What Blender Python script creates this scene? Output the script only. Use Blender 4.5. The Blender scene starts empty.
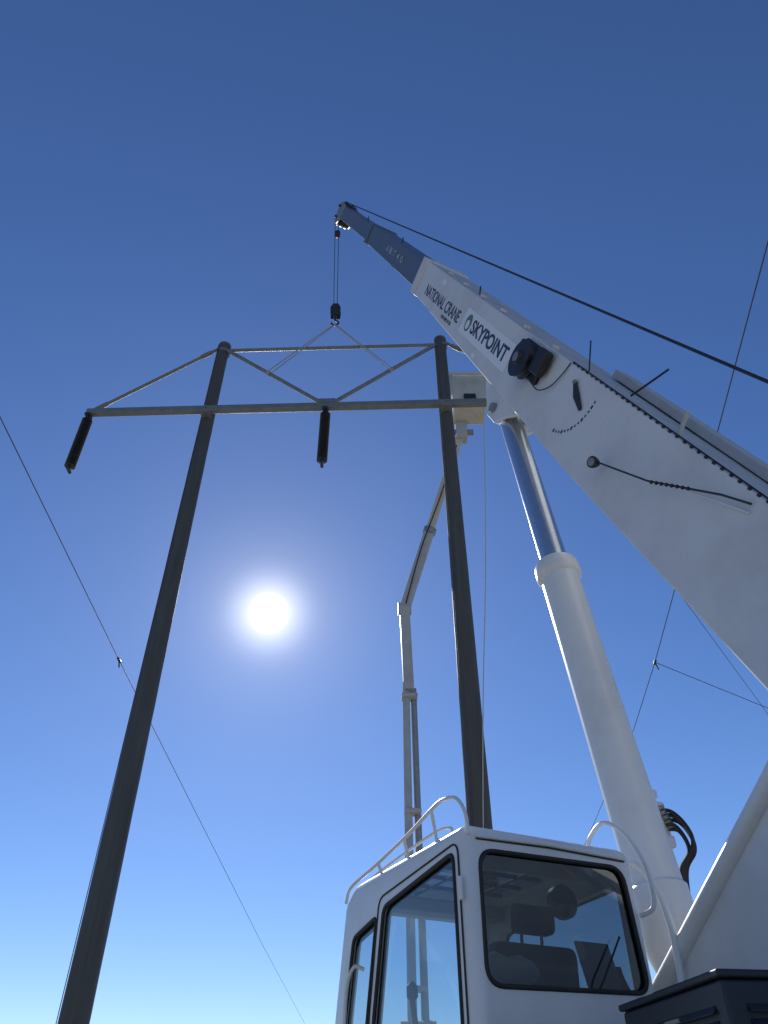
import bpy, bmesh, math, random
from mathutils import Vector, Matrix
random.seed(4)
R=math.radians
sc=bpy.context.scene
sc.view_settings.view_transform='Standard'
try: sc.view_settings.look='None'
except Exception: pass
sc.view_settings.exposure=0
V=Vector

# ------------------------------------------------------------------ materials
def new_mat(name):
    m=bpy.data.materials.new(name); m.use_nodes=True
    nt=m.node_tree; b=nt.nodes['Principled BSDF']
    return m,nt,b
def paint(name,col,rough=.4,metal=0,dirt=.25,dirtcol=(.25,.22,.18),scale=3,bump=.05,stretch=(1,1,1),coat=0,bscale=40,lo=.45,hi=.75):
    m,nt,b=new_mat(name)
    tc=nt.nodes.new('ShaderNodeTexCoord'); mp=nt.nodes.new('ShaderNodeMapping')
    mp.inputs['Scale'].default_value=stretch
    nt.links.new(tc.outputs['Object'],mp.inputs['Vector'])
    n=nt.nodes.new('ShaderNodeTexNoise'); n.inputs['Scale'].default_value=scale; n.inputs['Detail'].default_value=9; n.inputs['Roughness'].default_value=.68
    nt.links.new(mp.outputs[0],n.inputs['Vector'])
    r=nt.nodes.new('ShaderNodeMapRange'); r.inputs[1].default_value=lo; r.inputs[2].default_value=hi; r.inputs[3].default_value=0; r.inputs[4].default_value=dirt
    nt.links.new(n.outputs['Fac'],r.inputs[0])
    mx=nt.nodes.new('ShaderNodeMix'); mx.data_type='RGBA'
    mx.inputs[6].default_value=(*col,1); mx.inputs[7].default_value=(*dirtcol,1)
    nt.links.new(r.outputs[0],mx.inputs[0]); nt.links.new(mx.outputs[2],b.inputs['Base Color'])
    b.inputs['Metallic'].default_value=metal
    rr=nt.nodes.new('ShaderNodeMapRange'); rr.inputs[3].default_value=max(rough-.1,.02); rr.inputs[4].default_value=rough+.15
    nt.links.new(n.outputs['Fac'],rr.inputs[0]); nt.links.new(rr.outputs[0],b.inputs['Roughness'])
    b.inputs['Coat Weight'].default_value=coat
    n2=nt.nodes.new('ShaderNodeTexNoise'); n2.inputs['Scale'].default_value=bscale; n2.inputs['Detail'].default_value=4
    nt.links.new(mp.outputs[0],n2.inputs['Vector'])
    bp=nt.nodes.new('ShaderNodeBump'); bp.inputs['Strength'].default_value=bump; bp.inputs['Distance'].default_value=.01
    nt.links.new(n2.outputs['Fac'],bp.inputs['Height']); nt.links.new(bp.outputs[0],b.inputs['Normal'])
    return m
M_white=paint('white_paint',(.76,.755,.735),.32,dirt=.28,dirtcol=(.36,.33,.28),scale=2.2,bump=.05,coat=.2)
M_boom=paint('boom_white_paint',(.71,.71,.705),.42,dirt=.42,dirtcol=(.36,.35,.33),scale=1.3,bump=.14,bscale=5)
M_boomtop=paint('boom_top_grey',(.50,.51,.52),.55,dirt=.6,dirtcol=(.30,.29,.27),scale=2.5,bump=.1,bscale=8)  # greyer, more mottled tone for the boom's top face
M_grey=paint('boom_section_grey',(.10,.135,.19),.45,dirt=.3,scale=2,bump=.08,dirtcol=(.22,.23,.25))
M_dark=paint('black_metal',(.02,.02,.022),.45,dirt=.5,dirtcol=(.06,.06,.06),scale=8)
M_cabi=paint('cabinet_black_paint',(.014,.020,.030),.5,dirt=.5,dirtcol=(.035,.04,.05),scale=6)
M_rub=paint('black_rubber',(.015,.015,.015),.6,dirt=.5,dirtcol=(.05,.05,.045),scale=10)
M_chrome=paint('chrome_rod',(.55,.60,.66),.22,metal=.85,dirt=.15,scale=5,bump=.0)
M_steel=paint('galvanised_steel',(.30,.31,.31),.5,metal=.5,dirt=.5,dirtcol=(.15,.15,.14),scale=9,bump=.15)
M_arm=paint('crossarm_steel',(.21,.23,.23),.5,metal=.2,dirt=.6,dirtcol=(.10,.10,.09),scale=5,bump=.2)
M_tan=paint('brace_tan',(.22,.205,.175),.6,dirt=.5,dirtcol=(.11,.095,.07),scale=6,bump=.2)
M_wood=paint('pole_wood',(.092,.090,.080),.62,dirt=.65,dirtcol=(.048,.045,.038),scale=2.5,bump=.4,stretch=(5,5,.35),bscale=14,lo=.35,hi=.7)
M_ins=paint('insulator_polymer',(.028,.026,.03),.35,dirt=.4,dirtcol=(.06,.05,.05),scale=8)
M_sling=paint('sling_fabric',(.36,.38,.40),.8,dirt=.7,dirtcol=(.12,.12,.14),scale=30)
M_wire=paint('wire_aluminium',(.06,.06,.07),.7,dirt=.3,scale=10)
M_rope=paint('rope_fibre',(.55,.54,.48),.8,dirt=.3,scale=20)
M_fib=paint('fibreglass_beige',(.60,.57,.48),.45,dirt=.4,scale=3)
M_liftm=paint('lift_arm_paint',(.44,.46,.47),.45,dirt=.45,scale=3)
M_seat=paint('seat_fabric',(.05,.05,.055),.8,dirt=.4,scale=14)
M_int=paint('cab_interior',(.10,.10,.10),.7,dirt=.4,scale=6)
M_lit=paint('interior_trim_light',(.46,.46,.44),.6,dirt=.2,scale=6)
M_txt=paint('decal_navy',(.03,.045,.09),.4,dirt=.1)
M_green=paint('decal_green',(.10,.22,.14),.4,dirt=.1)
M_plate=paint('decal_white',(.84,.85,.86),.35,dirt=.05)
M_red=paint('red_plastic',(.45,.03,.02),.4,dirt=.1)
M_yel=paint('wear_pad_yellow',(.6,.5,.2),.5,dirt=.3)
M_tread=paint('deck_plate',(.3,.3,.3),.5,metal=.2,dirt=.5,scale=8,bump=.3)
M_lens=paint('lamp_lens',(.22,.23,.25),.15,dirt=.1)

def glass(name,tint,base=.08):
    m=bpy.data.materials.new(name); m.use_nodes=True; nt=m.node_tree; nt.nodes.clear()
    o=nt.nodes.new('ShaderNodeOutputMaterial'); mx=nt.nodes.new('ShaderNodeMixShader')
    t=nt.nodes.new('ShaderNodeBsdfTransparent'); g=nt.nodes.new('ShaderNodeBsdfGlossy')
    t.inputs[0].default_value=(*tint,1); g.inputs['Roughness'].default_value=.02
    lw=nt.nodes.new('ShaderNodeLayerWeight'); lw.inputs[0].default_value=.5
    pw=nt.nodes.new('ShaderNodeMath'); pw.operation='POWER'; pw.inputs[1].default_value=4.0
    nt.links.new(lw.outputs['Facing'],pw.inputs[0])
    ma=nt.nodes.new('ShaderNodeMath'); ma.operation='MULTIPLY_ADD'; ma.inputs[1].default_value=.9; ma.inputs[2].default_value=base
    nt.links.new(pw.outputs[0],ma.inputs[0])
    n=nt.nodes.new('ShaderNodeTexNoise'); n.inputs['Scale'].default_value=2.5; n.inputs['Detail'].default_value=7
    tc=nt.nodes.new('ShaderNodeTexCoord'); nt.links.new(tc.outputs['Object'],n.inputs[0])
    d=nt.nodes.new('ShaderNodeBsdfTranslucent'); d.inputs[0].default_value=(.6,.58,.52,1)
    mr=nt.nodes.new('ShaderNodeMapRange'); mr.inputs[1].default_value=.4; mr.inputs[2].default_value=.8; mr.inputs[3].default_value=.01; mr.inputs[4].default_value=.09
    nt.links.new(n.outputs['Fac'],mr.inputs[0])
    m2=nt.nodes.new('ShaderNodeMixShader'); nt.links.new(mr.outputs[0],m2.inputs[0])
    nt.links.new(t.outputs[0],m2.inputs[1]); nt.links.new(d.outputs[0],m2.inputs[2])
    nt.links.new(ma.outputs[0],mx.inputs[0]); nt.links.new(m2.outputs[0],mx.inputs[1]); nt.links.new(g.outputs[0],mx.inputs[2])
    nt.links.new(mx.outputs[0],o.inputs[0]); return m
M_gl=glass('window_glass',(.62,.75,.80),.10)
M_gd=glass('tinted_glass',(.22,.26,.28),.13)

def ground_mat():
    m,nt,b=new_mat('ground_dry_grass_and_dirt')
    tc=nt.nodes.new('ShaderNodeTexCoord')
    n1=nt.nodes.new('ShaderNodeTexNoise'); n1.inputs['Scale'].default_value=.25; n1.inputs['Detail'].default_value=10
    n2=nt.nodes.new('ShaderNodeTexNoise'); n2.inputs['Scale'].default_value=9; n2.inputs['Detail'].default_value=8
    for n in (n1,n2): nt.links.new(tc.outputs['Object'],n.inputs['Vector'])
    cr=nt.nodes.new('ShaderNodeValToRGB')
    cr.color_ramp.elements[0].position=.38; cr.color_ramp.elements[0].color=(.45,.41,.34,1)
    cr.color_ramp.elements[1].position=.70; cr.color_ramp.elements[1].color=(.30,.285,.19,1)
    nt.links.new(n1.outputs['Fac'],cr.inputs[0])
    mx=nt.nodes.new('ShaderNodeMix'); mx.data_type='RGBA'; mx.blend_type='MULTIPLY'; mx.inputs[0].default_value=.35
    nt.links.new(cr.outputs[0],mx.inputs[6]); nt.links.new(n2.outputs['Fac'],mx.inputs[7])
    nt.links.new(mx.outputs[2],b.inputs['Base Color']); b.inputs['Roughness'].default_value=.95
    bp=nt.nodes.new('ShaderNodeBump'); bp.inputs['Strength'].default_value=.6; nt.links.new(n2.outputs['Fac'],bp.inputs['Height']); nt.links.new(bp.outputs[0],b.inputs['Normal'])
    return m
M_ground=ground_mat()

# ------------------------------------------------------------------ helpers
def empty(name,loc=(0,0,0)):
    o=bpy.data.objects.new(name,None); o.location=loc; sc.collection.objects.link(o); o.empty_display_size=.5
    return o
def finish(name,bm,mat,parent=None,smooth=True,bevel=0,seg=3,recalc=True):
    if recalc: bmesh.ops.recalc_face_normals(bm,faces=bm.faces)
    me=bpy.data.meshes.new(name); bm.to_mesh(me); bm.free()
    ob=bpy.data.objects.new(name,me); sc.collection.objects.link(ob)
    if mat: me.materials.append(mat)
    if bevel>0:
        md=ob.modifiers.new('bevel','BEVEL'); md.width=bevel; md.segments=seg; md.limit_method='ANGLE'; md.angle_limit=R(35); md.harden_normals=True
        for p in me.polygons: p.use_smooth=True
    elif smooth:
        for p in me.polygons: p.use_smooth=True
        try: me.set_sharp_from_angle(angle=R(35))
        except Exception: pass
    if parent:
        ob.parent=parent; ob.matrix_parent_inverse=Matrix.Translation(-V(parent.location))
    return ob
class Fr:
    def __init__(s,o,x,y,z): s.o=V(o); s.x=V(x); s.y=V(y); s.z=V(z)
    def __call__(s,a,b,c): return s.o+s.x*a+s.y*b+s.z*c
W=Fr((0,0,0),(1,0,0),(0,1,0),(0,0,1))
BOXF=[(0,1,3,2),(4,6,7,5),(0,4,5,1),(2,3,7,6),(0,2,6,4),(1,5,7,3)]
def box(name,fr,x,y,z,mat,parent,bevel=.01):
    bm=bmesh.new(); vs=[bm.verts.new(fr(a,b,c)) for a in x for b in y for c in z]
    for f in BOXF: bm.faces.new([vs[i] for i in f])
    return finish(name,bm,mat,parent,bevel=bevel)
def prism(name,fr,poly,n0,n1,mat,parent,bevel=.01):
    bm=bmesh.new(); a=[bm.verts.new(fr(p[0],n0,p[1])) for p in poly]; b=[bm.verts.new(fr(p[0],n1,p[1])) for p in poly]
    bm.faces.new(a); bm.faces.new(b[::-1]); N=len(poly)
    for i in range(N): bm.faces.new([a[i],a[(i+1)%N],b[(i+1)%N],b[i]])
    return finish(name,bm,mat,parent,bevel=bevel)
def sheet(name,pts,mat,parent):
    bm=bmesh.new(); bm.faces.new([bm.verts.new(p) for p in pts]); return finish(name,bm,mat,parent,smooth=False)
def basis(d):
    d=V(d).normalized(); u=V((0,0,1)) if abs(d.z)<.9 else V((1,0,0))
    x=d.cross(u).normalized(); y=d.cross(x).normalized(); return x,y,d
def lathe(name,p,d,prof,mat,parent,seg=32,smooth=True):
    x,y,d=basis(d); p=V(p); bm=bmesh.new(); rings=[]
    for r,t in prof:
        rings.append([bm.verts.new(p+d*t+(x*math.cos(k*2*math.pi/seg)+y*math.sin(k*2*math.pi/seg))*r) for k in range(seg)])
    for a,b in zip(rings,rings[1:]):
        for k in range(seg): bm.faces.new([a[k],a[(k+1)%seg],b[(k+1)%seg],b[k]])
    bm.faces.new(rings[0]); bm.faces.new(rings[-1])
    return finish(name,bm,mat,parent,smooth=smooth)
def cyl(name,p1,p2,r1,mat,parent,r2=None,seg=24):
    r2=r1 if r2 is None else r2; p1=V(p1);p2=V(p2); L=(p2-p1).length
    return lathe(name,p1,p2-p1,[(r1,0),(r2,L)],mat,parent,seg)
def catmull(pts,sub=8):
    P=[V(p) for p in pts]; P=[P[0]*2-P[1]]+P+[P[-1]*2-P[-2]]; out=[]
    for i in range(1,len(P)-2):
        for k in range(sub):
            t=k/sub; a,b,c,d=P[i-1],P[i],P[i+1],P[i+2]
            out.append(.5*((2*b)+(c-a)*t+(2*a-5*b+4*c-d)*t*t+(-a+3*b-3*c+d)*t**3))
    out.append(P[-2]); return out
def tube(name,pts,r,mat,parent,smoothp=False,seg=10,closed=False):
    P=[V(p) for p in pts]
    if smoothp: P=catmull(P)
    bm=bmesh.new(); rings=[]; x=None
    for i,p in enumerate(P):
        if closed: d=(P[(i+1)%len(P)]-P[i-1]).normalized()
        else: d=(P[min(i+1,len(P)-1)]-P[max(i-1,0)]).normalized()
        if x is None: x,_,_=basis(d)
        x=(x-d*x.dot(d)).normalized(); y=d.cross(x)
        rings.append([bm.verts.new(p+(x*math.cos(k*2*math.pi/seg)+y*math.sin(k*2*math.pi/seg))*r) for k in range(seg)])
    pr=list(zip(rings,rings[1:]))
    if closed: pr.append((rings[-1],rings[0]))
    for a,b in pr:
        for k in range(seg): bm.faces.new([a[k],a[(k+1)%seg],b[(k+1)%seg],b[k]])
    if not closed: bm.faces.new(rings[0]); bm.faces.new(rings[-1])
    return finish(name,bm,mat,parent)
def round_poly(pts,r,seg=5):
    out=[];N=len(pts)
    for i in range(N):
        p=V(pts[i]).to_2d(); a=V(pts[i-1]).to_2d(); b=V(pts[(i+1)%N]).to_2d()
        da=(a-p).normalized(); db=(b-p).normalized(); s=p+da*r; e=p+db*r
        for k in range(seg+1):
            t=k/seg; out.append(tuple(s*(1-t)**2+p*2*t*(1-t)+e*t*t))
    return out
def boolean(ob,cut):
    md=ob.modifiers.new('b','BOOLEAN'); md.object=cut; md.operation='DIFFERENCE'; md.solver='EXACT'
    dg=bpy.context.evaluated_depsgraph_get(); dg.update()
    me=bpy.data.meshes.new_from_object(ob.evaluated_get(dg)); ob.modifiers.clear(); ob.data=me
    bpy.data.objects.remove(cut)
def text(name,s,o,x,y,width,height,mat,parent,ext=.002,bold=.012):
    cu=bpy.data.curves.new(name,'FONT'); cu.body=s; cu.extrude=ext; cu.align_x='LEFT'; cu.align_y='CENTER'; cu.offset=bold
    ob=bpy.data.objects.new(name,cu); sc.collection.objects.link(ob)
    dg=bpy.context.evaluated_depsgraph_get(); dg.update()
    me=bpy.data.meshes.new_from_object(ob.evaluated_get(dg)); bpy.data.objects.remove(ob)
    xs=[v.co.x for v in me.vertices]; ys=[v.co.y for v in me.vertices]
    sx=width/(max(xs)-min(xs)); sy=height/(max(ys)-min(ys)); x=V(x).normalized(); y=V(y).normalized(); z=x.cross(y); o=V(o)
    for v in me.vertices: v.co=o+x*((v.co.x-min(xs))*sx)+y*(v.co.y*sy)+z*v.co.z
    ob=bpy.data.objects.new(name,me); sc.collection.objects.link(ob); me.materials.clear(); me.materials.append(mat)
    ob.parent=parent; ob.matrix_parent_inverse=Matrix.Translation(-V(parent.location)); return ob

# ------------------------------------------------------------------ world
SUN_EL=R(32.2); SUN_AZ=R(-10.4)
sd=V((math.sin(SUN_AZ)*math.cos(SUN_EL),math.cos(SUN_AZ)*math.cos(SUN_EL),math.sin(SUN_EL)))
w=bpy.data.worlds.new("World"); sc.world=w; w.use_nodes=True; nt=w.node_tree; nt.nodes.clear()
out=nt.nodes.new('ShaderNodeOutputWorld'); bg=nt.nodes.new('ShaderNodeBackground')
sky=nt.nodes.new('ShaderNodeTexSky'); sky.sky_type='NISHITA'; sky.sun_disc=False
sky.sun_elevation=SUN_EL; sky.sun_rotation=SUN_AZ%(2*math.pi); sky.altitude=1200; sky.air_density=1.0; sky.dust_density=.05; sky.ozone_density=3.0
bg.inputs['Strength'].default_value=.125
hs=nt.nodes.new('ShaderNodeHueSaturation'); hs.inputs['Hue'].default_value=.505; hs.inputs['Saturation'].default_value=1.14
ml=nt.nodes.new('ShaderNodeMix'); ml.data_type='RGBA'; ml.blend_type='MULTIPLY'; ml.inputs[0].default_value=1; ml.inputs[7].default_value=(.86,.86,.95,1)
nt.links.new(sky.outputs[0],hs.inputs['Color']); nt.links.new(hs.outputs[0],ml.inputs[6]); nt.links.new(ml.outputs[2],bg.inputs['Color'])
tc=nt.nodes.new('ShaderNodeTexCoord'); dp=nt.nodes.new('ShaderNodeVectorMath'); dp.operation='DOT_PRODUCT'; dp.inputs[1].default_value=sd
nm=nt.nodes.new('ShaderNodeVectorMath'); nm.operation='NORMALIZE'
nt.links.new(tc.outputs['Generated'],nm.inputs[0]); nt.links.new(nm.outputs[0],dp.inputs[0])
def mth(op,a,b=None,c=None):
    n=nt.nodes.new('ShaderNodeMath'); n.operation=op
    for i,q in enumerate((a,b,c)):
        if q is None: continue
        if isinstance(q,(int,float)): n.inputs[i].default_value=q
        else: nt.links.new(q,n.inputs[i])
    return n.outputs[0]
dc=mth('MAXIMUM',dp.outputs['Value'],0)
glow=mth('ADD',mth('ADD',mth('MULTIPLY',mth('POWER',dc,1300),.9),mth('MULTIPLY',mth('POWER',dc,200),.17)),mth('MULTIPLY',mth('POWER',dc,22),.06))
mr=nt.nodes.new('ShaderNodeMapRange'); mr.interpolation_type='SMOOTHSTEP'
mr.inputs[1].default_value=math.cos(R(1.6)); mr.inputs[2].default_value=math.cos(R(.9)); mr.inputs[3].default_value=0; mr.inputs[4].default_value=5
nt.links.new(dp.outputs['Value'],mr.inputs[0])
bg2=nt.nodes.new('ShaderNodeBackground'); bg2.inputs[0].default_value=(1,.95,.84,1)
nt.links.new(mth('ADD',glow,mr.outputs[0]),bg2.inputs[1])
ad=nt.nodes.new('ShaderNodeAddShader'); nt.links.new(bg.outputs[0],ad.inputs[0]); nt.links.new(bg2.outputs[0],ad.inputs[1]); nt.links.new(ad.outputs[0],out.inputs[0])
sl=bpy.data.lights.new('sun','SUN'); sl.energy=4.2; sl.angle=R(.5); sl.color=(1,.96,.90)
so=bpy.data.objects.new('sun',sl); sc.collection.objects.link(so); so.rotation_euler=sd.to_track_quat('Z','Y').to_euler(); so.location=(0,0,40)

# ------------------------------------------------------------------ camera
cam=bpy.data.cameras.new('camera'); co=bpy.data.objects.new('camera',cam); sc.collection.objects.link(co)
cam.sensor_fit='VERTICAL'; cam.sensor_height=36; cam.lens=740/1024*36; cam.clip_end=5000; cam.clip_start=.05
co.location=(0,0,1.6); co.rotation_euler=(R(90+40.4),0,0); sc.camera=co

# ------------------------------------------------------------------ ground
bm=bmesh.new(); bmesh.ops.create_grid(bm,x_segments=60,y_segments=60,size=2000)
for v in bm.verts:
    if v.co.length>100: v.co.z=-.4+random.uniform(-.6,.6)
finish('ground',bm,M_ground)

# ------------------------------------------------------------------ H-frame structure
def pole(x,y,top,name='wooden_utility_pole'):
    e=empty(name,(x,y,0)); bm=bmesh.new(); rings=[]; N=40; S=22
    ph=random.uniform(0,6)
    for i in range(N+1):
        t=i/N; z=-.6+(top+.6)*t; r=.205-.066*t
        cx=x+.02*math.sin(t*4+ph); cy=y+.02*math.cos(t*3+ph)
        rings.append([bm.verts.new((cx+(r+random.uniform(-.002,.002))*math.cos(k*2*math.pi/S),cy+(r+random.uniform(-.002,.002))*math.sin(k*2*math.pi/S),z)) for k in range(S)])
    for a,b in zip(rings,rings[1:]):
        for k in range(S): bm.faces.new([a[k],a[(k+1)%S],b[(k+1)%S],b[k]])
    bm.faces.new(rings[0]); bm.faces.new(rings[-1])
    finish('shaft',bm,M_wood,e)
    lathe('pole_cap',(x,y,top-.02),(0,0,1),[(.152,0),(.152,.05),(.10,.09)],M_arm,e,seg=22)
    cyl('brace_band',(x,y,top-.30),(x,y,top-.22),.155,M_arm,e)
    tube('ground_wire',[(x-.12,y-.14,top-.1),(x-.13,y-.155,9),(x-.15,y-.17,0)],.006,M_wire,e,seg=6)
    return e
PL=(-3.95,11.34); PR=(1.38,11.16); TOP=16.64; CX=(PL[0]+PR[0])/2
def crossarm(dy=0,name='crossarm_assembly'):
    e=empty(name,(CX,11.0+dy,14.1))
    yl=lambda x: (PL[1]+(PR[1]-PL[1])*(x-PL[0])/(PR[0]-PL[0]))+dy
    zA=14.0
    F=lambda x,o,z:V((x,yl(x)+o,z))
    xl,xr=-6.62,4.06
    d=(F(xr,0,0)-F(xl,0,0)).normalized(); nrm=V((-d.y,d.x,0))
    fr=Fr(F(CX,0,0),d,nrm,(0,0,1)); h=(xr-xl)/2
    box('crossarm',fr,(-h,h),(-.35,-.21),(zA-.08,zA+.08),M_arm,e,.02)
    cyl('top_strut',F(PL[0]+.14,0,TOP-.16),F(PR[0]-.14,0,TOP-.16),.042,M_arm,e)
    for nm,a,b in (('v_brace_1',F(PL[0]+.12,-.1,TOP-.28),F(CX-.10,-.26,zA+.14)),('v_brace_2',F(PR[0]-.12,-.1,TOP-.28),F(CX+.14,-.26,zA+.14))):
        cyl(nm,a,b,.045,M_arm,e)
    box('v_bracket',fr,(-.20,.22),(-.36,-.20),(zA+.082,zA+.20),M_arm,e,.02)
    for i,(a,b) in enumerate(((F(PL[0]-.12,-.1,TOP-.22),F(xl+.12,-.26,zA+.10)),(F(PR[0]+.12,-.1,TOP-.22),F(xr-.12,-.26,zA+.10)))):
        cyl('outer_brace_%d'%i,a,b,.037,M_tan,e)
        cyl('brace_turnbuckle_%d'%i,a.lerp(b,.06),a.lerp(b,.14),.055,M_tan,e)
        cyl('brace_end_%d'%i,a.lerp(b,.90),b,.05,M_tan,e)
    for i,x in enumerate((xl+.06,CX,xr-.06)):
        box('arm_end_fitting_%d'%i,fr,(x-CX-.06,x-CX+.06),(-.38,-.2),(zA-.15,zA-.082),M_ins,e,.01)
    for i,P in enumerate((PL,PR)):
        cyl('through_bolt_%d'%i,F(P[0],-.41,zA),F(P[0],.30,zA),.02,M_steel,e,seg=8)
        box('arm_gain_plate_%d'%i,fr,(P[0]-CX-.11,P[0]-CX+.11),(-.365,-.10),(zA-.12,zA-.084),M_arm,e,.01)
    return e,F,zA,xl,xr,fr
def insulator(p,L=1.62,name='suspension_insulator'):
    e=empty(name,p); p=V(p); prof=[(.02,0),(.02,.06),(.055,.07)]
    n=22; t=.09; step=(L-.16)/n
    for k in range(n):
        prof+=[(.052,t),(.112,t+step*.45),(.112,t+step*.56),(.052,t+step*.9)]; t+=step
    prof+=[(.055,t+.01),(.03,t+.03),(.03,L)]
    lathe('shed_stack',p,(0,0,-1),prof,M_ins,e,seg=24)
    cyl('clamp',p+V((0,-.09,-L)),p+V((0,.09,-L)),.035,M_ins,e,seg=12)
    return e
pole(*PL,TOP); pole(*PR,TOP)
ca,F,zA,xl,xr,frA=crossarm()
for x in (xl+.06,CX,xr-.06): insulator(F(x,-.28,zA-.14))
for dy in (190,-150):
    pole(PL[0],PL[1]+dy,TOP); pole(PR[0],PR[1]+dy,TOP); crossarm(dy)

# ------------------------------------------------------------------ truck crane
hl=math.hypot(.438,.899); H=V((-.438/hl,.899/hl,0)); Nn=V((H.y,-H.x,0))
S=Fr((0,0,0),H,Nn,(0,0,1))           # superstructure frame (h,n,z)
crane=empty('truck_crane',S(2.4,3.78,0))
B=V((2.335,3.667,4.234)); el=R(66.175)
A=H*math.cos(el)+V((0,0,1))*math.sin(el); U=H*math.sin(el)-V((0,0,1))*math.cos(el)
BF=Fr(B,A,U,Nn)                       # boom frame (along, under, side)
def section(name,st,mat,bevel=.02,topmat=None):
    bm=bmesh.new(); rings=[]
    for al,t,b,n0,n1 in st: rings.append([bm.verts.new(BF(al,*q)) for q in ((t,n0),(t,n1),(b-.06,n1),(b,n1-.08),(b+.01,n0+.06),(b,n0))])
    for a,b in zip(rings,rings[1:]):
        for k in range(6):
            f=bm.faces.new([a[k],a[(k+1)%6],b[(k+1)%6],b[k]])
            if k==0 and topmat: f.material_index=1
    bm.faces.new(rings[0]); bm.faces.new(rings[-1])
    o=finish(name,bm,mat,crane,bevel=bevel)
    if topmat: o.data.materials.append(topmat)
    return o
section('boom_base_section',[(-1.5,-.40,.41,-.28,.42),(2.0,-.39,.39,-.28,.42),(5.0,-.38,.30,-.28,.42),(8.8,-.37,.17,-.28,.40)],M_boom,.018,M_boomtop)
section('boom_end_collar',[(8.55,-.395,.19,-.305,.43),(8.86,-.395,.18,-.305,.43)],M_boom,.012)
section('boom_mid_section',[(8.5,-.33,.12,-.235,.36),(13.9,-.31,.10,-.29,.26)],M_grey,.02)
section('boom_mid_collar',[(13.7,-.335,.125,-.315,.285),(13.92,-.335,.125,-.315,.285)],M_grey,.01)
section('boom_tip_section',[(13.6,-.28,.08,-.25,.22),(18.0,-.26,.08,-.38,.06)],M_grey,.02)
for i,u in enumerate((-.3,.08)): box('wear_pad_%d'%i,BF,(8.862,8.90),(u,u+.1),(-.262,-.20),M_yel,crane,.004)
box('wear_pad_low',BF,(8.87,8.93),(.13,.19),(-.24,-.05),M_yel,crane,.004)
hs_=-.24
for i,n in enumerate((-.14+hs_,.22+hs_)):
    prism('head_plate_%d'%i,Fr(B,A,Nn,U),[(17.7,-.27),(18.35,-.34),(18.62,-.25),(18.66,.05),(18.5,.27),(18.2,.26),(17.9,.09)],n,n+.035,M_steel,crane,.006)
for i,(al,un,r) in enumerate(((18.42,.10,.21),(18.40,-.20,.14))):
    lathe('head_sheave_%d'%i,BF(al,un,-.08+hs_),Nn,[(r*.4,0),(r,.0),(r,.03),(r*.86,.06),(r,.09),(r,.15),(r*.86,.18),(r,.21),(r,.28),(r*.4,.28)],M_dark,crane,seg=28)
    cyl('sheave_pin_%d'%i,BF(al,un,-.2+hs_),BF(al,un,.34+hs_),.035,M_dark,crane)
box('anemometer',BF,(18.5,18.75),(-.36,-.28),(-.02+hs_,.06+hs_),M_dark,crane,.01)
for i,al in enumerate((8.2,7.4,6.6,5.8,5.0,4.2,3.4)):
    box('rope_guide_lug_%d'%i,BF,(al,al+.07),(-.42,-.385),(-.26,-.20),M_boom,crane,.006)
box('hose_tray',BF,(-1.3,3.0),(-.48,-.402),(.22,.40),M_boomtop,crane,.01)
tube('hose_on_boom',[BF(2.9,-.398,-.268),BF(1.2,-.402,-.268),BF(-1.3,-.41,-.268)],.006,M_rub,crane,seg=8)
bm=bmesh.new(); al=2.85
while al>-1.3:
    vs=[bm.verts.new(BF(al+a,-.402+b,-.284+c)) for a in (0,.026) for b in (0,.018) for c in (0,.012)]
    for f in BOXF: bm.faces.new([vs[i] for i in f])
    al-=.095+random.uniform(-.01,.01)
finish('hose_clips',bm,M_dark,crane,smooth=False)
for i,(a0,u0,a1,u1,r) in enumerate(((2.78,-.39,3.02,-.62,.007),(2.0,-.42,1.74,-.74,.009),(1.22,-.39,1.27,-.56,.018),(6.2,-.38,6.3,-.47,.01),(11.2,-.31,11.3,-.42,.012),(15.2,-.27,15.3,-.36,.012))):
    cyl('rope_guide_post_%d'%i,BF(a0,u0,-.15),BF(a1,u1,-.15),r,M_boomtop if i==2 else M_dark,crane,seg=10)
s0=-.28
box('reel_bracket',BF,(3.30,3.92),(-.34,-.0),(s0-.05,s0-.003),M_dark,crane,.03)
lathe('hose_reel',BF(3.62,-.15,s0-.05),-Nn,[(.05,0),(.185,.0),(.195,.015),(.165,.03),(.165,.09),(.195,.10),(.195,.115),(.08,.12),(.07,.15),(.02,.155)],M_dark,crane,seg=30)
box('reel_guard',BF,(3.20,3.42),(-.36,-.10),(s0-.13,s0-.03),M_dark,crane,.03)
box('reel_motor',BF,(3.66,3.92),(-.32,-.18),(s0-.10,s0-.03),M_dark,crane,.03)
lathe('reel_hub',BF(3.62,-.15,s0-.20),-Nn,[(.05,0),(.05,.008),(.025,.015)],M_steel,crane,seg=20)
tube('reel_hose',[BF(3.35,-.02,s0-.07),BF(3.15,.0,s0-.05),BF(3.0,-.10,s0-.03),BF(2.92,-.26,s0-.02),BF(2.90,-.38,s0-.01)],.006,M_rub,crane,True,8)
prism('angle_pointer',Fr(B,A,Nn,U),[(2.66,-.29),(2.67,-.25),(2.55,-.15),(2.36,-.09),(2.34,-.12),(2.50,-.21)],s0-.02,s0-.008,M_dark,crane,.002)
cyl('pointer_pivot',BF(2.64,-.27,s0),BF(2.64,-.27,s0-.04),.018,M_steel,crane)
bm=bmesh.new()
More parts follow.
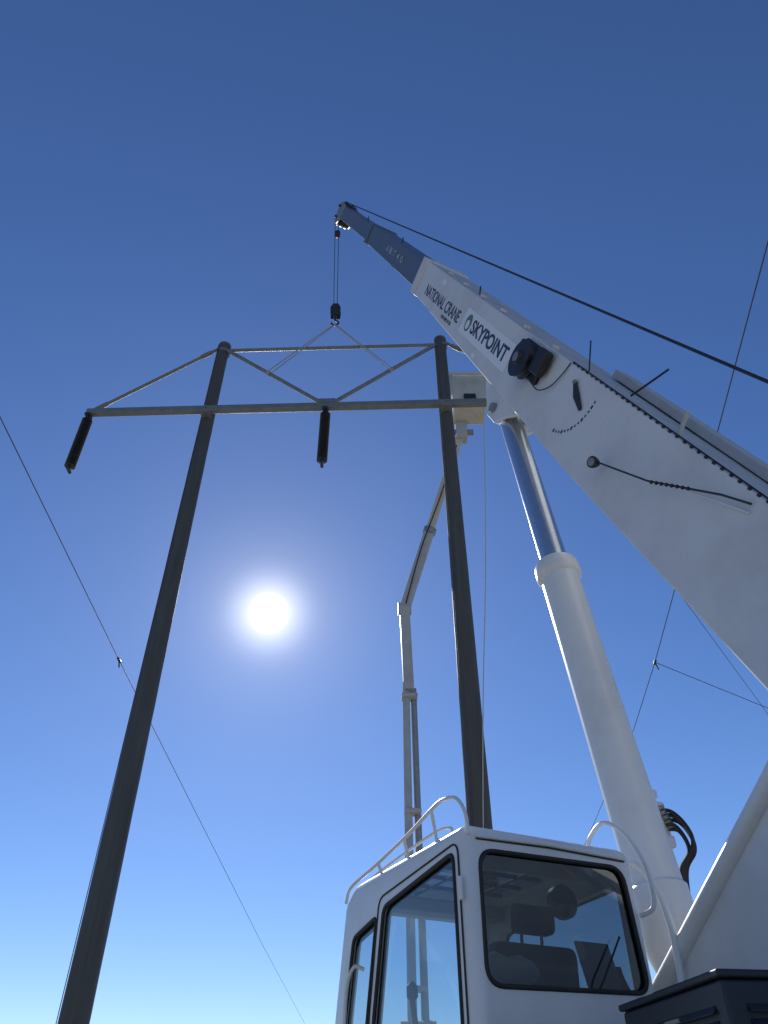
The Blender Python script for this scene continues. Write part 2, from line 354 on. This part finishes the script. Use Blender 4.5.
for i in range(14):
    px=2.66-.44*math.sin(R(8+i*6.2)); pu=-.24+.44*math.cos(R(8+i*6.2)); q=.016 if i%3==0 else .011
    vs=[bm.verts.new(BF(px+a,pu+b,s0+c2)) for a in (-q*.7,q*.7) for b in (-q,q) for c2 in (-.004,.002)]
    for f in BOXF: bm.faces.new([vs[j] for j in f])
finish('angle_scale',bm,M_txt,crane,smooth=False)
tube('light_arm',[BF(.12,-.33,s0-.02),BF(.30,-.28,s0-.08),BF(.95,-.05,s0-.10),BF(1.6,.10,s0-.10)],.008,M_dark,crane,seg=8)
tube('light_arm_strut',[BF(.10,-.28,s0-.01),BF(.75,-.13,s0-.08)],.008,M_boom,crane,seg=8)
for i in range(8):
    q=V((.55+i*.05,-.19+i*.018,s0-.10)); lathe('light_arm_spring_%d'%i,BF(*q),BF(q[0]+1,q[1]+.36,q[2])-BF(*q),[(.010,0),(.015,.010),(.010,.02)],M_dark,crane,seg=10)
ld=-(Nn*.8+A*.2)
lathe('work_light',BF(1.64,.12,s0-.08),ld,[(.025,-.025),(.038,0),(.048,.03),(.048,.05),(.038,.055)],M_dark,crane,seg=24)
lathe('work_light_lens',BF(1.64,.12,s0-.08)+ld.normalized()*.050,ld,[(.036,0),(.032,.008),(.013,.013)],M_lens,crane,seg=24)
# decals
text('lettering_crane','NATIONAL CRANE',BF(8.08,-.0,s0-.001),-A,-U,1.90,.17,M_txt,crane,bold=.012)
box('logo_plate',BF,(4.16,6.0),(-.20,.13),(s0-.004,s0-.0005),M_plate,crane,0)
text('lettering_company','SKYPOINT',BF(5.60,-.03,s0-.006),-A,-U,1.34,.18,M_txt,crane,bold=.02)
lathe('logo_mark',BF(5.77,-.04,s0-.004),-Nn,[(.11,0),(.11,.003)],M_green,crane,seg=24)
lathe('logo_mark_inner',BF(5.77,-.015,s0-.0075),-Nn,[(.06,0),(.06,.002)],M_plate,crane,seg=24)
text('lettering_small','LOAD CHART 40 TON',BF(6.9,.14,s0-.001),-A,-U,.5,.05,M_txt,crane)
text('lettering_section','N B T 4 0',BF(11.9,-.10,-.266),-A,-U,1.7,.12,M_liftm,crane)
for i,(al,un,a,b) in enumerate(((7.3,-.30,.16,.08),(5.1,.20,.12,.06))):
    box('warning_label_%d'%i,BF,(al,al+a),(un,un+b),(s0-.003,s0-.0005),M_plate,crane,0)
for i,al in enumerate((1.95,4.75,6.35)):
    tube('weld_bead_%d'%i,[BF(al,-.36,s0-.0005),BF(al,.14,s0-.0005)],.004,M_boom,crane,seg=6)
for i,n in enumerate((-.23,.18)):
    prism('cylinder_lug_%d'%i,Fr(B,A,Nn,U),[(3.35,.30),(4.75,.26),(4.35,.50),(4.15,.62),(3.9,.62),(3.75,.50)],n,n+.05,M_boom,crane,.01)
P1=BF(4.05,.50,-.05); P0=S(3.66,3.69,2.25); D=(P0-P1).normalized(); Lc=(P0-P1).length
cyl('cylinder_top_pin',BF(4.05,.50,-.27),BF(4.05,.50,.27),.055,M_steel,crane)
lathe('rod_eye',P1-Nn*.10,Nn,[(.05,0),(.15,.0),(.15,.20),(.05,.20)],M_boom,crane)
cyl('lift_cylinder_rod',P1,P1+D*2.8,.118,M_chrome,crane,seg=48)
bl=2.30
lathe('lift_cylinder_barrel',P1+D*bl,D,[(.125,0),(.184,.0),(.194,.02),(.194,.13),(.184,.15),(.163,.165),(.163,Lc-bl-.55),(.18,Lc-bl-.53),(.18,Lc-bl-.2),(.12,Lc-bl)],M_white,crane,seg=64)
lathe('rod_wiper_seal',P1+D*(bl-.02),D,[(.121,0),(.14,0),(.14,.03),(.121,.03)],M_rub,crane,seg=48)
# turret
tp=[(4.05,1.34),(4.05,2.0),(3.80,2.18),(3.46,2.22),(2.39,2.99),(2.02,3.28),(1.78,3.80),(1.45,3.65),(1.05,2.9),(.35,2.6),(.35,1.34)]
for i,n in enumerate((3.26,4.26)):
    prism('turret_side_plate_%d'%i,S,tp,n,n+.05,M_white,crane,.012)
tube('turret_edge_tube',[S(3.55,3.25,2.10),S(3.46,3.25,2.17),S(2.39,3.25,2.94),S(2.03,3.25,3.22),S(1.79,3.25,3.76)],.045,M_white,crane,seg=20)
prism('turret_front_plate',S,[(3.40,2.20),(3.46,2.16),(2.44,2.90),(2.37,2.96)],3.311,4.259,M_white,crane,.005)
prism('turret_cross_plate',S,[(4.0,1.36),(4.0,1.95),(3.95,1.95),(3.95,1.36)],3.311,4.259,M_white,crane,.005)
cyl('cylinder_base_pin',S(3.66,3.2,2.13),S(3.66,4.36,2.13),.07,M_steel,crane)
cyl('boom_pivot_pin',BF(-.85,0,-.55),BF(-.85,0,.70),.09,M_steel,crane)
box('turret_deck',S,(.1,5.0),(1.95,5.2),(1.25,1.335),M_tread,crane,.01)
cyl('turntable_bearing',S(2.4,3.78,1.07),S(2.4,3.78,1.248),.75,M_dark,crane,seg=48)
cyl('winch_drum',S(.55,3.4,2.75),S(.55,4.2,2.75),.22,M_steel,crane,seg=32)
for i,n in enumerate((3.33,4.2)): cyl('winch_flange_%d'%i,S(.55,n,2.75),S(.55,n+.04,2.75),.33,M_dark,crane,seg=32)
box('counterweight',S,(-.5,.30),(2.6,5.0),(1.34,2.3),M_white,crane,.06)
# louvred cabinet
G=Fr((1.076,2.775,0),(-.126,.992,0),(.992,.126,0),(0,0,1))
GL,GW=.84,.62
box('louvred_cabinet',G,(0,GL),(0,GW),(1.34,2.00),M_cabi,crane,.012)
box('louvred_cabinet_lid',G,(-.012,GL+.012),(-.012,GW+.012),(2.002,2.026),M_cabi,crane,.008)
for i in range(13):
    z=1.44+i*.040
    prism('louvre_side_%d'%i,Fr(G.o,G.y,G.x,G.z),[(-.001,z),(-.016,z-.010),(-.016,z-.007),(-.001,z+.014)],.07,GL-.07,M_cabi,crane,.001)
    prism('louvre_rear_%d'%i,G,[(-.001,z),(-.016,z-.010),(-.016,z-.007),(-.001,z+.014)],.07,GW-.07,M_cabi,crane,.001)
# hoses beside lift cylinder
box('valve_block',S,(3.84,3.98),(3.92,4.04),(3.16,3.40),M_white,crane,.02)
box('valve_bracket',S,(3.74,3.86),(3.84,3.96),(3.06,3.14),M_white,crane,.02)
box('valve_bracket_top',S,(3.80,3.92),(3.84,3.96),(3.40,3.46),M_white,crane,.02)
for i in range(5):
    o=.030*i; n=4.0+.02*(i%3)
    tube('hydraulic_hose_%d'%i,[S(3.86,3.96+o*.5,3.34-o),S(3.76,n,3.30-o),S(3.68+o*.4,n+.02,3.18-o*.8),S(3.67+o*.6,n+.02,3.07-o*.5),S(3.77+o*.3,n,2.95),S(3.80+o*.5,n,2.78),S(3.84+o*.3,n-.02,2.4),S(3.85,n,2.0)],.013,M_rub,crane,True,8)
    lathe('hose_fitting_%d'%i,S(3.86,3.96+o*.5,3.34-o),-H,[(.018,-.02),(.018,.04),(.015,.04),(.015,.07)],M_steel,crane,seg=8)
tip_top=BF(18.44,-.35,.07+hs_)
tube('hoist_rope',[tip_top,S(1.75,3.74,5.46),S(.72,3.78,2.93)],.013,M_dark,crane,seg=8)
hk=V((-1.25,11.2,17.75))
tl=BF(18.42,.26,-.05+hs_)
for i,dx in enumerate((-.07,.04)):
    tube('load_line_%d'%i,[tl+Nn*dx,hk+V((dx*.8,0,.35))],.009,M_dark,crane,seg=6)
for i,o in enumerate((-.09,.05)):
    prism('hook_block_cheek_%d'%i,Fr(hk,(1,0,0),(0,1,0),(0,0,1)),round_poly([(-.12,-.04),(.12,-.04),(.135,.24),(.07,.42),(-.07,.42),(-.135,.24)],.04),o,o+.04,M_dark,crane,.005)
lathe('hook_block_sheave',hk+V((0,-.045,.20)),(0,1,0),[(.05,0),(.12,0),(.10,.045),(.12,.09),(.05,.09)],M_steel,crane)
lathe('hook_swivel',hk,(0,0,-1),[(.05,-.05),(.065,0),(.05,.08),(.03,.10),(.03,.16)],M_dark,crane)
tube('hook',[hk+V(q)*.8 for q in ((0,0,-.18),(.02,0,-.26),(.10,0,-.33),(.11,0,-.43),(.03,0,-.50),(-.07,0,-.47),(-.11,0,-.40))],.025,M_dark,crane,True,10)
lathe('anti_two_block_weight',tl+V((.02,0,-.45)),(0,0,-1),[(.04,0),(.08,.03),(.08,.18),(.04,.21)],M_dark,crane)
sg=empty('lifting_sling',hk+V((0,0,-.38)))
for i,fx in enumerate((-1,1)):
    P=PL if fx<0 else PR
    a=F(P[0]-.12*fx,-.1,TOP-.28); b=F(CX+(-.10 if fx<0 else .14),-.26,zA+.14); m=a.lerp(b,.46)
    for j,o in enumerate((-.03,.03)):
        tube('sling_leg_%d_%d'%(i,j),[hk+V((0,o*.5,-.38)),m+V((0,o*2,.03))],.013,M_sling,sg,seg=8)
    dd=(b-a).normalized(); cyl('choker_%d'%i,m-dd*.05,m+dd*.05,.055,M_sling,sg)

# ---------------- operator cab
hC,nC=3.192,1.98
C=Fr(S(hC,nC,0),H,Nn,(0,0,1))
outl=[(0,1.34),(0,2.80),(1.30,2.80),(1.44,2.72),(1.60,1.95),(1.60,1.34)]
def solid(poly,n0,n1,bev,fr=C):
    bm=bmesh.new(); a=[bm.verts.new(fr(p[0],n0,p[1])) for p in poly]; b=[bm.verts.new(fr(p[0],n1,p[1])) for p in poly]
    bm.faces.new(a); bm.faces.new(b[::-1]); N=len(poly)
    for i in range(N): bm.faces.new([a[i],a[(i+1)%N],b[(i+1)%N],b[i]])
    if bev: bmesh.ops.bevel(bm,geom=list(bm.edges),offset=bev,segments=6,affect='EDGES',profile=.5)
    return bm
cw=1.05
shell=finish('cab_shell',solid(outl,0,cw,.07),M_white,crane)
boolean(shell,finish('cut',solid([(.05,1.40),(.05,2.735),(1.28,2.735),(1.39,2.67),(1.545,1.94),(1.545,1.40)],.05,cw-.05,.03),None))
rearW=round_poly([(.075,2.115),(.985,2.135),(.955,2.69),(.085,2.675)],.085,7)
CR=Fr(C.o,Nn,H,(0,0,1)); fz=Fr(C.o,H,(0,0,1),Nn)
doorW=round_poly([(.10,1.62),(.10,2.675),(.875,2.585),(1.0,2.05),(1.02,1.62)],.05,5)
qW=round_poly([(1.09,1.62),(1.08,2.05),(.965,2.555),(1.27,2.50),(1.37,2.10),(1.42,1.62)],.04,5)
frontW=round_poly([(.08,1.62),(.97,1.62),(.97,2.68),(.08,2.68)],.08)
roofW=round_poly([(.35,.18),(1.15,.18),(1.15,.87),(.35,.87)],.08)
rightW=round_poly([(.12,1.9),(.12,2.64),(1.25,2.60),(1.36,1.9)],.07)
for cbm in [solid(rearW,-.2,.12,0,CR),solid(doorW,-.2,.12,0),solid(qW,-.2,.12,0),solid(rightW,cw-.12,cw+.2,0),solid(frontW,1.2,1.9,0,CR),solid(roofW,2.6,3.0,0,fz)]:
    boolean(shell,finish('cut',cbm,None))
for p in shell.data.polygons: p.use_smooth=True
shell.data.set_sharp_from_angle(angle=R(30))
def pane(name,poly,fr,n,mat): return sheet(name,[fr(p[0],n,p[1]) for p in poly],mat,crane)
def scalep(poly,k):
    cx=sum(p[0] for p in poly)/len(poly); cy=sum(p[1] for p in poly)/len(poly)
    return [(cx+(p[0]-cx)*k,cy+(p[1]-cy)*k) for p in poly]
pane('rear_window',scalep(rearW,1.01),CR,.014,M_gd)
pane('door_window',scalep(doorW,1.01),C,.014,M_gl)
pane('quarter_window',scalep(qW,1.01),C,.014,M_gl)
pane('right_window',rightW,C,cw-.014,M_gl)
pane('roof_window',roofW,fz,2.775,M_gd)
bm=bmesh.new(); r0=[bm.verts.new(C(h,n,z)) for h,z in ((1.445,2.69),(1.59,1.95),(1.59,1.61)) for n in (.07,.98)]
bm.faces.new([r0[0],r0[1],r0[3],r0[2]]); bm.faces.new([r0[2],r0[3],r0[5],r0[4]]); finish('windscreen',bm,M_gl,crane,smooth=False)
for nm_,pl,fr,n in (('rear_gasket',rearW,CR,.0),('door_gasket',doorW,C,0.),('quarter_gasket',qW,C,0.),('right_gasket',rightW,C,cw)):
    tube(nm_,[fr(p[0],n,p[1]) for p in pl],.011,M_rub,crane,closed=True,seg=8)
def ring(name,poly,k,fr,n,mat):
    inn=scalep(poly,k); bm=bmesh.new(); a=[bm.verts.new(fr(p[0],n,p[1])) for p in poly]; b=[bm.verts.new(fr(p[0],n,p[1])) for p in inn]; N=len(poly)
    for i in range(N): bm.faces.new([a[i],a[(i+1)%N],b[(i+1)%N],b[i]])
    finish(name,bm,mat,crane,smooth=False)
ring('rear_frit',rearW,.95,CR,.018,M_rub); ring('door_frit',doorW,.94,C,.018,M_rub); ring('quarter_frit',qW,.90,C,.018,M_rub)
tube('door_seal',[C(p[0],-.002,p[1]) for p in round_poly([(.055,1.42),(.055,2.715),(.93,2.64),(1.05,2.08),(1.05,1.42)],.06)],.005,M_rub,crane,closed=True,seg=6)
tube('door_pull',[C(1.10,-.01,2.32),C(1.13,-.06,2.33),C(1.20,-.07,2.22),C(1.23,-.06,1.9),C(1.23,-.01,1.86)],.010,M_white,crane,True,8)
for i,z in enumerate((2.45,1.75)): cyl('door_hinge_%d'%i,C(.03,-.012,z),C(.03,-.012,z+.10),.012,M_white,crane,seg=12)
tube('roof_gutter',[C(h,n,z) for h,n,z in ((-.004,.06,2.735),(-.006,.5,2.745),(-.004,cw-.06,2.735))],.008,M_white,crane,seg=8)
tube('roof_seam',[C(h,n,z) for h,n,z in ((-.0035,.07,2.722),(-.0045,.5,2.732),(-.0035,cw-.07,2.722))],.0035,M_rub,crane,seg=6)
tube('roof_handrail',[C(h,n,z) for h,n,z in ((-.0,.03,2.74),(.0,.02,2.84),(.06,.01,2.925),(.16,.0,2.95),(.27,.0,2.945),(.55,.0,2.89),(1.0,.0,2.825),(1.32,.0,2.785),(1.40,.0,2.71))],.010,M_white,crane,True,10)
tube('roof_handrail_inner',[C(h,n,z) for h,n,z in ((.22,.08,2.79),(.24,.07,2.84),(.45,.06,2.85),(1.1,.06,2.81),(1.25,.07,2.78))],.008,M_white,crane,True,8)
for i,(hh,zz) in enumerate(((.30,2.935),(.62,2.877),(.95,2.833))): cyl('handrail_post_%d'%i,C(hh,.03,2.76),C(hh,.0,zz),.009,M_white,crane,seg=8)
tube('grab_rail',[S(*q) for q in ((3.52,2.99,2.78),(3.50,3.0,2.87),(3.46,3.0,2.93),(3.34,3.0,2.97),(3.22,3.02,2.89),(3.14,3.04,2.74),(3.11,3.04,2.60),(3.12,3.03,2.50),(3.19,3.0,2.47))],.012,M_white,crane,True,10)
tube('cab_side_pipe',[S(*q) for q in ((3.50,3.14,2.70),(3.36,3.16,2.78),(3.24,3.18,2.66),(3.20,3.20,2.45),(3.22,3.21,2.2),(3.24,3.21,1.9))],.018,M_white,crane,True,12)
tube('wiper_arm',[C(-.015,.66,2.12),C(-.03,.70,2.18),C(-.022,.84,2.36)],.005,M_rub,crane,seg=6)
# interior
box('cab_floor',C,(.06,1.53),(.06,cw-.06),(1.402,1.43),M_int,crane,0)
prism('seat_base',C,round_poly([(.35,1.45),(.95,1.45),(.95,1.72),(.35,1.72)],.05),.28,.78,M_seat,crane,.04)
prism('seat_back',C,round_poly([(.26,1.66),(.42,1.66),(.34,2.36),(.20,2.34)],.05),.30,.76,M_seat,crane,.05)
prism('headrest',C,round_poly([(.20,2.39),(.30,2.39),(.28,2.53),(.19,2.51)],.035),.42,.64,M_seat,crane,.03)
for i,n in enumerate((.46,.58)): cyl('headrest_post_%d'%i,C(.26,n,2.33),C(.25,n,2.42),.008,M_steel,crane,seg=8)
for i,n in enumerate((.14,.86)): box('armrest_console_%d'%i,C,(.42,1.0),(n,n+.10),(1.44,1.98),M_int,crane,.03)
for i,n in enumerate((.18,.90)):
    cyl('joystick_%d'%i,C(.85,n,1.98),C(.90,n,2.16),.015,M_rub,crane,seg=8); lathe('joystick_knob_%d'%i,C(.90,n,2.16),(0,0,1),[(.01,0),(.03,.02),(.03,.07),(.01,.09)],M_rub,crane,seg=12)
box('instrument_panel',C,(1.22,1.40),(.2,.85),(1.5,1.95),M_int,crane,.04)
box('load_display',C,(1.18,1.24),(.66,.90),(2.18,2.40),M_dark,crane,.02)
cyl('display_stalk',C(1.21,.78,1.9),C(1.21,.78,2.2),.015,M_dark,crane)
box('roof_lining_front',C,(1.17,1.27),(.06,cw-.06),(2.66,2.732),M_lit,crane,.01)
box('roof_lining_rear',C,(.06,.34),(.06,cw-.06),(2.695,2.732),M_lit,crane,.01)
lathe('cab_fan_guard',C(.30,.80,2.58),H,[(.075,0),(.085,.01),(.085,.05),(.075,.06),(.070,.03),(.075,0)],M_dark,crane,seg=24)
for k in range(5):
    t=k*math.pi/5; v=Nn*math.cos(t)*.075+V((0,0,1))*math.sin(t)*.075; c=C(.30,.80,2.58); tube('fan_guard_wire_%d'%k,[c-v,c+v],.004,M_dark,crane,seg=6)
lathe('fire_extinguisher',C(.14,.93,1.90),(0,0,1),[(.02,0),(.05,.01),(.05,.26),(.03,.31),(.02,.36)],M_red,crane,seg=16)
prism('rear_shelf',C,round_poly([(.055,2.02),(.20,2.02),(.20,2.14),(.055,2.14)],.03),.07,.98,M_lit,crane,.01)
lathe('pale_roll',C(.13,.10,2.20),Nn,[(.02,0),(.05,.03),(.075,.10),(.055,.17),(.07,.24),(.05,.30),(.02,.34)],M_plate,crane,seg=14)  # pale lobed shape low on the left behind the rear window
prism('document_folder',C,[(.08,2.15),(.10,2.15),(.16,2.36),(.14,2.36)],.70,.90,M_lit,crane,.003)
for i in range(4): tube('sunshade_rib_%d'%i,[C(.40+i*.2,.16,2.755),C(.40+i*.2,.89,2.755)],.012,M_dark,crane,seg=6)
for i,n in enumerate((.35,.70)): tube('roof_guard_rail_%d'%i,[C(.35,n,2.742),C(1.16,n,2.742)],.009,M_dark,crane,seg=6)

# ---------------- carrier truck under the superstructure
T=Fr(S(0,3.78,0),H,Nn,(0,0,1))
for i,n in enumerate((-.45,.37)): box('chassis_rail_%d'%i,T,(-6.6,6.2),(n,n+.08),(.72,1.0),M_dark,crane,.01)
box('carrier_deck',T,(-3.6,6.2),(-1.22,1.22),(1.002,1.06),M_tread,crane,.01)
def wheel(nm,fr,x,y,sgn,par,r=.52):
    lathe(nm,fr(x,y,r),fr.y*sgn,[(.2,0),(r-.08,0),(r-.02,.03),(r,.08),(r,.22),(r-.02,.27),(r-.10,.30),(.30,.29),(.28,.20),(.12,.18),(.12,.30),(.02,.31)],M_rub,par,seg=36)
for i,x in enumerate((-5.3,3.4,4.8)):
    for s in (-1,1): wheel('wheel_%d_%d'%(i,s>0),T,x,s*.92,s,crane)
for i,x in enumerate((-3.3,5.9)):
    for s in (-1,1):
        if x>0 or s>0:
            box('outrigger_beam_%d_%d'%(i,s>0),T,(x-.12,x+.12),tuple(sorted((s*.5,s*2.6))),(.62,.84),M_white,crane,.01)
            cyl('outrigger_jack_%d_%d'%(i,s>0),T(x,s*2.55,.08),T(x,s*2.55,1.0),.08,M_white,crane)
            cyl('outrigger_pad_%d_%d'%(i,s>0),T(x,s*2.55,.0),T(x,s*2.55,.08),.25,M_dark,crane)
prism('truck_cab',T,round_poly([(-4.0,.8),(-4.0,2.75),(-5.2,2.75),(-5.6,1.85),(-6.9,1.65),(-6.95,.6)],.1),-1.15,1.15,M_white,crane,.08)
for s in (-1,1): prism('truck_cab_side_window_%d'%(s>0),T,round_poly([(-4.3,1.9),(-4.3,2.5),(-5.05,2.5),(-5.35,1.9)],.06),s*1.152,s*1.16,M_dark,crane,0)

# ------------------------------------------------------------------ bucket truck
btruck=empty('bucket_truck',(.6,15.3,0))
TB=Fr((.6,15.3,0),(1,0,0),(0,1,0),(0,0,1))
box('chassis',TB,(-3.6,4.6),(-.45,.45),(.6,.9),M_dark,btruck,.02)
box('utility_body',TB,(-3.6,2.0),(-1.2,1.2),(.902,1.7),M_white,btruck,.04)
prism('truck_cab',TB,round_poly([(2.15,.7),(2.15,2.5),(3.4,2.5),(3.8,1.75),(5.0,1.55),(5.05,.6)],.1),-1.1,1.1,M_white,btruck,.08)
for s in (-1,1): prism('cab_side_window_%d'%(s>0),TB,round_poly([(2.4,1.75),(2.4,2.3),(3.3,2.3),(3.6,1.75)],.05),s*1.102,s*1.11,M_dark,btruck,0)
for i,x in enumerate((-2.3,3.9)):
    for s in (-1,1): wheel('wheel_%d_%d'%(i,s>0),TB,x,s*.88,s,btruck,.48)
cyl('pedestal',TB(0,0,1.70),TB(0,0,2.9),.33,M_white,btruck,seg=32)
K0=V((.585,15.25,2.9)); K1=V((.53,14.45,8.9)); KE=V((.46,14.05,10.7)); KB=V((1.93,12.8,15.1))
cyl('turntable_head',K0-V((.3,0,0)),K0+V((.3,0,0)),.28,M_liftm,btruck)
dn=(K1-K0).normalized()
cyl('lower_boom_tube',K0+V((-.10,0,0)),K1+V((-.06,0,.2)),.085,M_liftm,btruck,r2=.075)
cyl('lower_boom_link',K0+V((.13,.1,0)),K1+V((.10,.1,.1)),.07,M_steel,btruck,r2=.065)
for i,t in enumerate((.12,.60,.98)):
    q=K0.lerp(K1,t); fr=Fr(q,(1,0,0),(0,1,0),dn); box('lower_boom_clamp_%d'%i,fr,(-.16,.18),(-.12,.18),(-.04,.04),M_liftm,btruck,.02)
fr=Fr(K1,(1,0,0),V((0,1,0)),(KE-K1).normalized())
box('knuckle_arm',fr,(-.11,.11),(-.13,.15),(0,(KE-K1).length),M_liftm,btruck,.03)
cyl('elbow_joint',KE-V((.15,0,0)),KE+V((.15,0,0)),.14,M_liftm,btruck)
x,y,d=basis(KB-KE); fu=Fr(KE,x,y,d); L=(KB-KE).length
box('upper_boom_base',fu,(-.11,.11),(-.12,.12),(-.1,L*.42),M_liftm,btruck,.03)
box('upper_boom_tip',fu,(-.09,.09),(-.10,.10),(L*.42,L),M_fib,btruck,.03)
cyl('upper_boom_band',fu(0,0,L*.40),fu(0,0,L*.43),.15,M_steel,btruck)
tube('leveling_rod',[fu(.15,-.05,0),fu(.13,-.05,L*.5),fu(.12,-.05,L)],.02,M_steel,btruck,seg=8)
tube('boom_hose',[fu(-.13,0,.1),fu(-.18,.05,L*.3),fu(-.13,0,L*.6),fu(-.17,0,L*.9)],.014,M_rub,btruck,True,8)
box('platform_bracket',Fr(KB,(1,0,0),(0,1,0),(0,0,1)),(-.14,.14),(-.16,.16),(-.25,.35),M_liftm,btruck,.03)
cyl('platform_pin',KB+V((-.22,0,.0)),KB+V((.30,0,0)),.08,M_steel,btruck)
def taperbox(c,b,t,z0,z1):
    bm=bmesh.new(); vs=[]
    for (w,l),z in ((b,z0),(t,z1)):
        vs.append([bm.verts.new((c[0]+sx*w,c[1]+sy*l,z)) for sx,sy in ((-1,-1),(1,-1),(1,1),(-1,1))])
    for k in range(4): bm.faces.new([vs[0][k],vs[0][(k+1)%4],vs[1][(k+1)%4],vs[1][k]])
    bm.faces.new(vs[0]); return bm
bc=(2.12,12.45)
o=finish('bucket_tub',taperbox(bc,(.40,.34),(.46,.40),15.35,16.42),M_fib,btruck,bevel=.05)
md=o.modifiers.new('s','SOLIDIFY'); md.thickness=.03
tube('bucket_rim',[(bc[0]+p[0],bc[1]+p[1],16.43) for p in round_poly([(-.5,-.44),(.5,-.44),(.5,.44),(-.5,.44)],.1)],.03,M_fib,btruck,closed=True)
box('bucket_step',W,(bc[0]-.15,bc[0]+.15),(bc[1]-.42,bc[1]-.33),(15.45,15.7),M_dark,btruck,.02)
box('control_console',W,(bc[0]-.62,bc[0]-.48),(bc[1]-.2,bc[1]+.2),(16.1,16.75),M_fib,btruck,.03)

# ------------------------------------------------------------------ overhead conductors
def sagwire(pts,r,name='overhead_wire'):
    e=empty(name,pts[0]); tube('strand',pts,r,M_wire,e,False,seg=6); return e
e=sagwire([(-7.0,-140,13.2),(-6.93,-50,12.3),(-6.97,9.1,11.62),(-7.15,17.8,11.5),(-7.35,50,10.7),(-7.5,85,10.1),(-7.3,140,10.8),(-7.0,200,12.6)],.011)
def damper(p,d,e):
    p=V(p); lathe('wire_clamp',p-V(d).normalized()*.15,d,[(.015,0),(.035,.05),(.035,.25),(.015,.3)],M_dark,e,seg=10)
    cyl('clamp_tail',p,p+V((.05,0,-.22)),.018,M_dark,e,seg=8)
damper((-7.15,17.8,11.5),(0,1,0),e)
e=sagwire([(3.3,-20,12.4),(5.6,5.64,11.6),(6.16,9.4,11.6),(7.42,18.1,11.6),(7.9,22.2,11.55),(11,70,10.6),(16,190,12.6)],.011)
damper((7.42,18.1,11.6),(.14,1,0),e)
sagwire([(7.42,18.1,11.6),(11.6,20.9,11.6),(60,53,12.5)],.010)
q=F(xr-.06,-.28,zA-.14-1.62)
sagwire([tuple(q),(11.7,21.2,11.6),(50,82,12.5)],.008)
rp=empty('hand_line',(2.2,11.1,14.0))
tube('rope',[(2.20,10.95,13.96),(1.9,11.0,10.0),(1.5,11.0,6.0),(1.05,11.0,0)],.009,M_rope,rp,True,8)
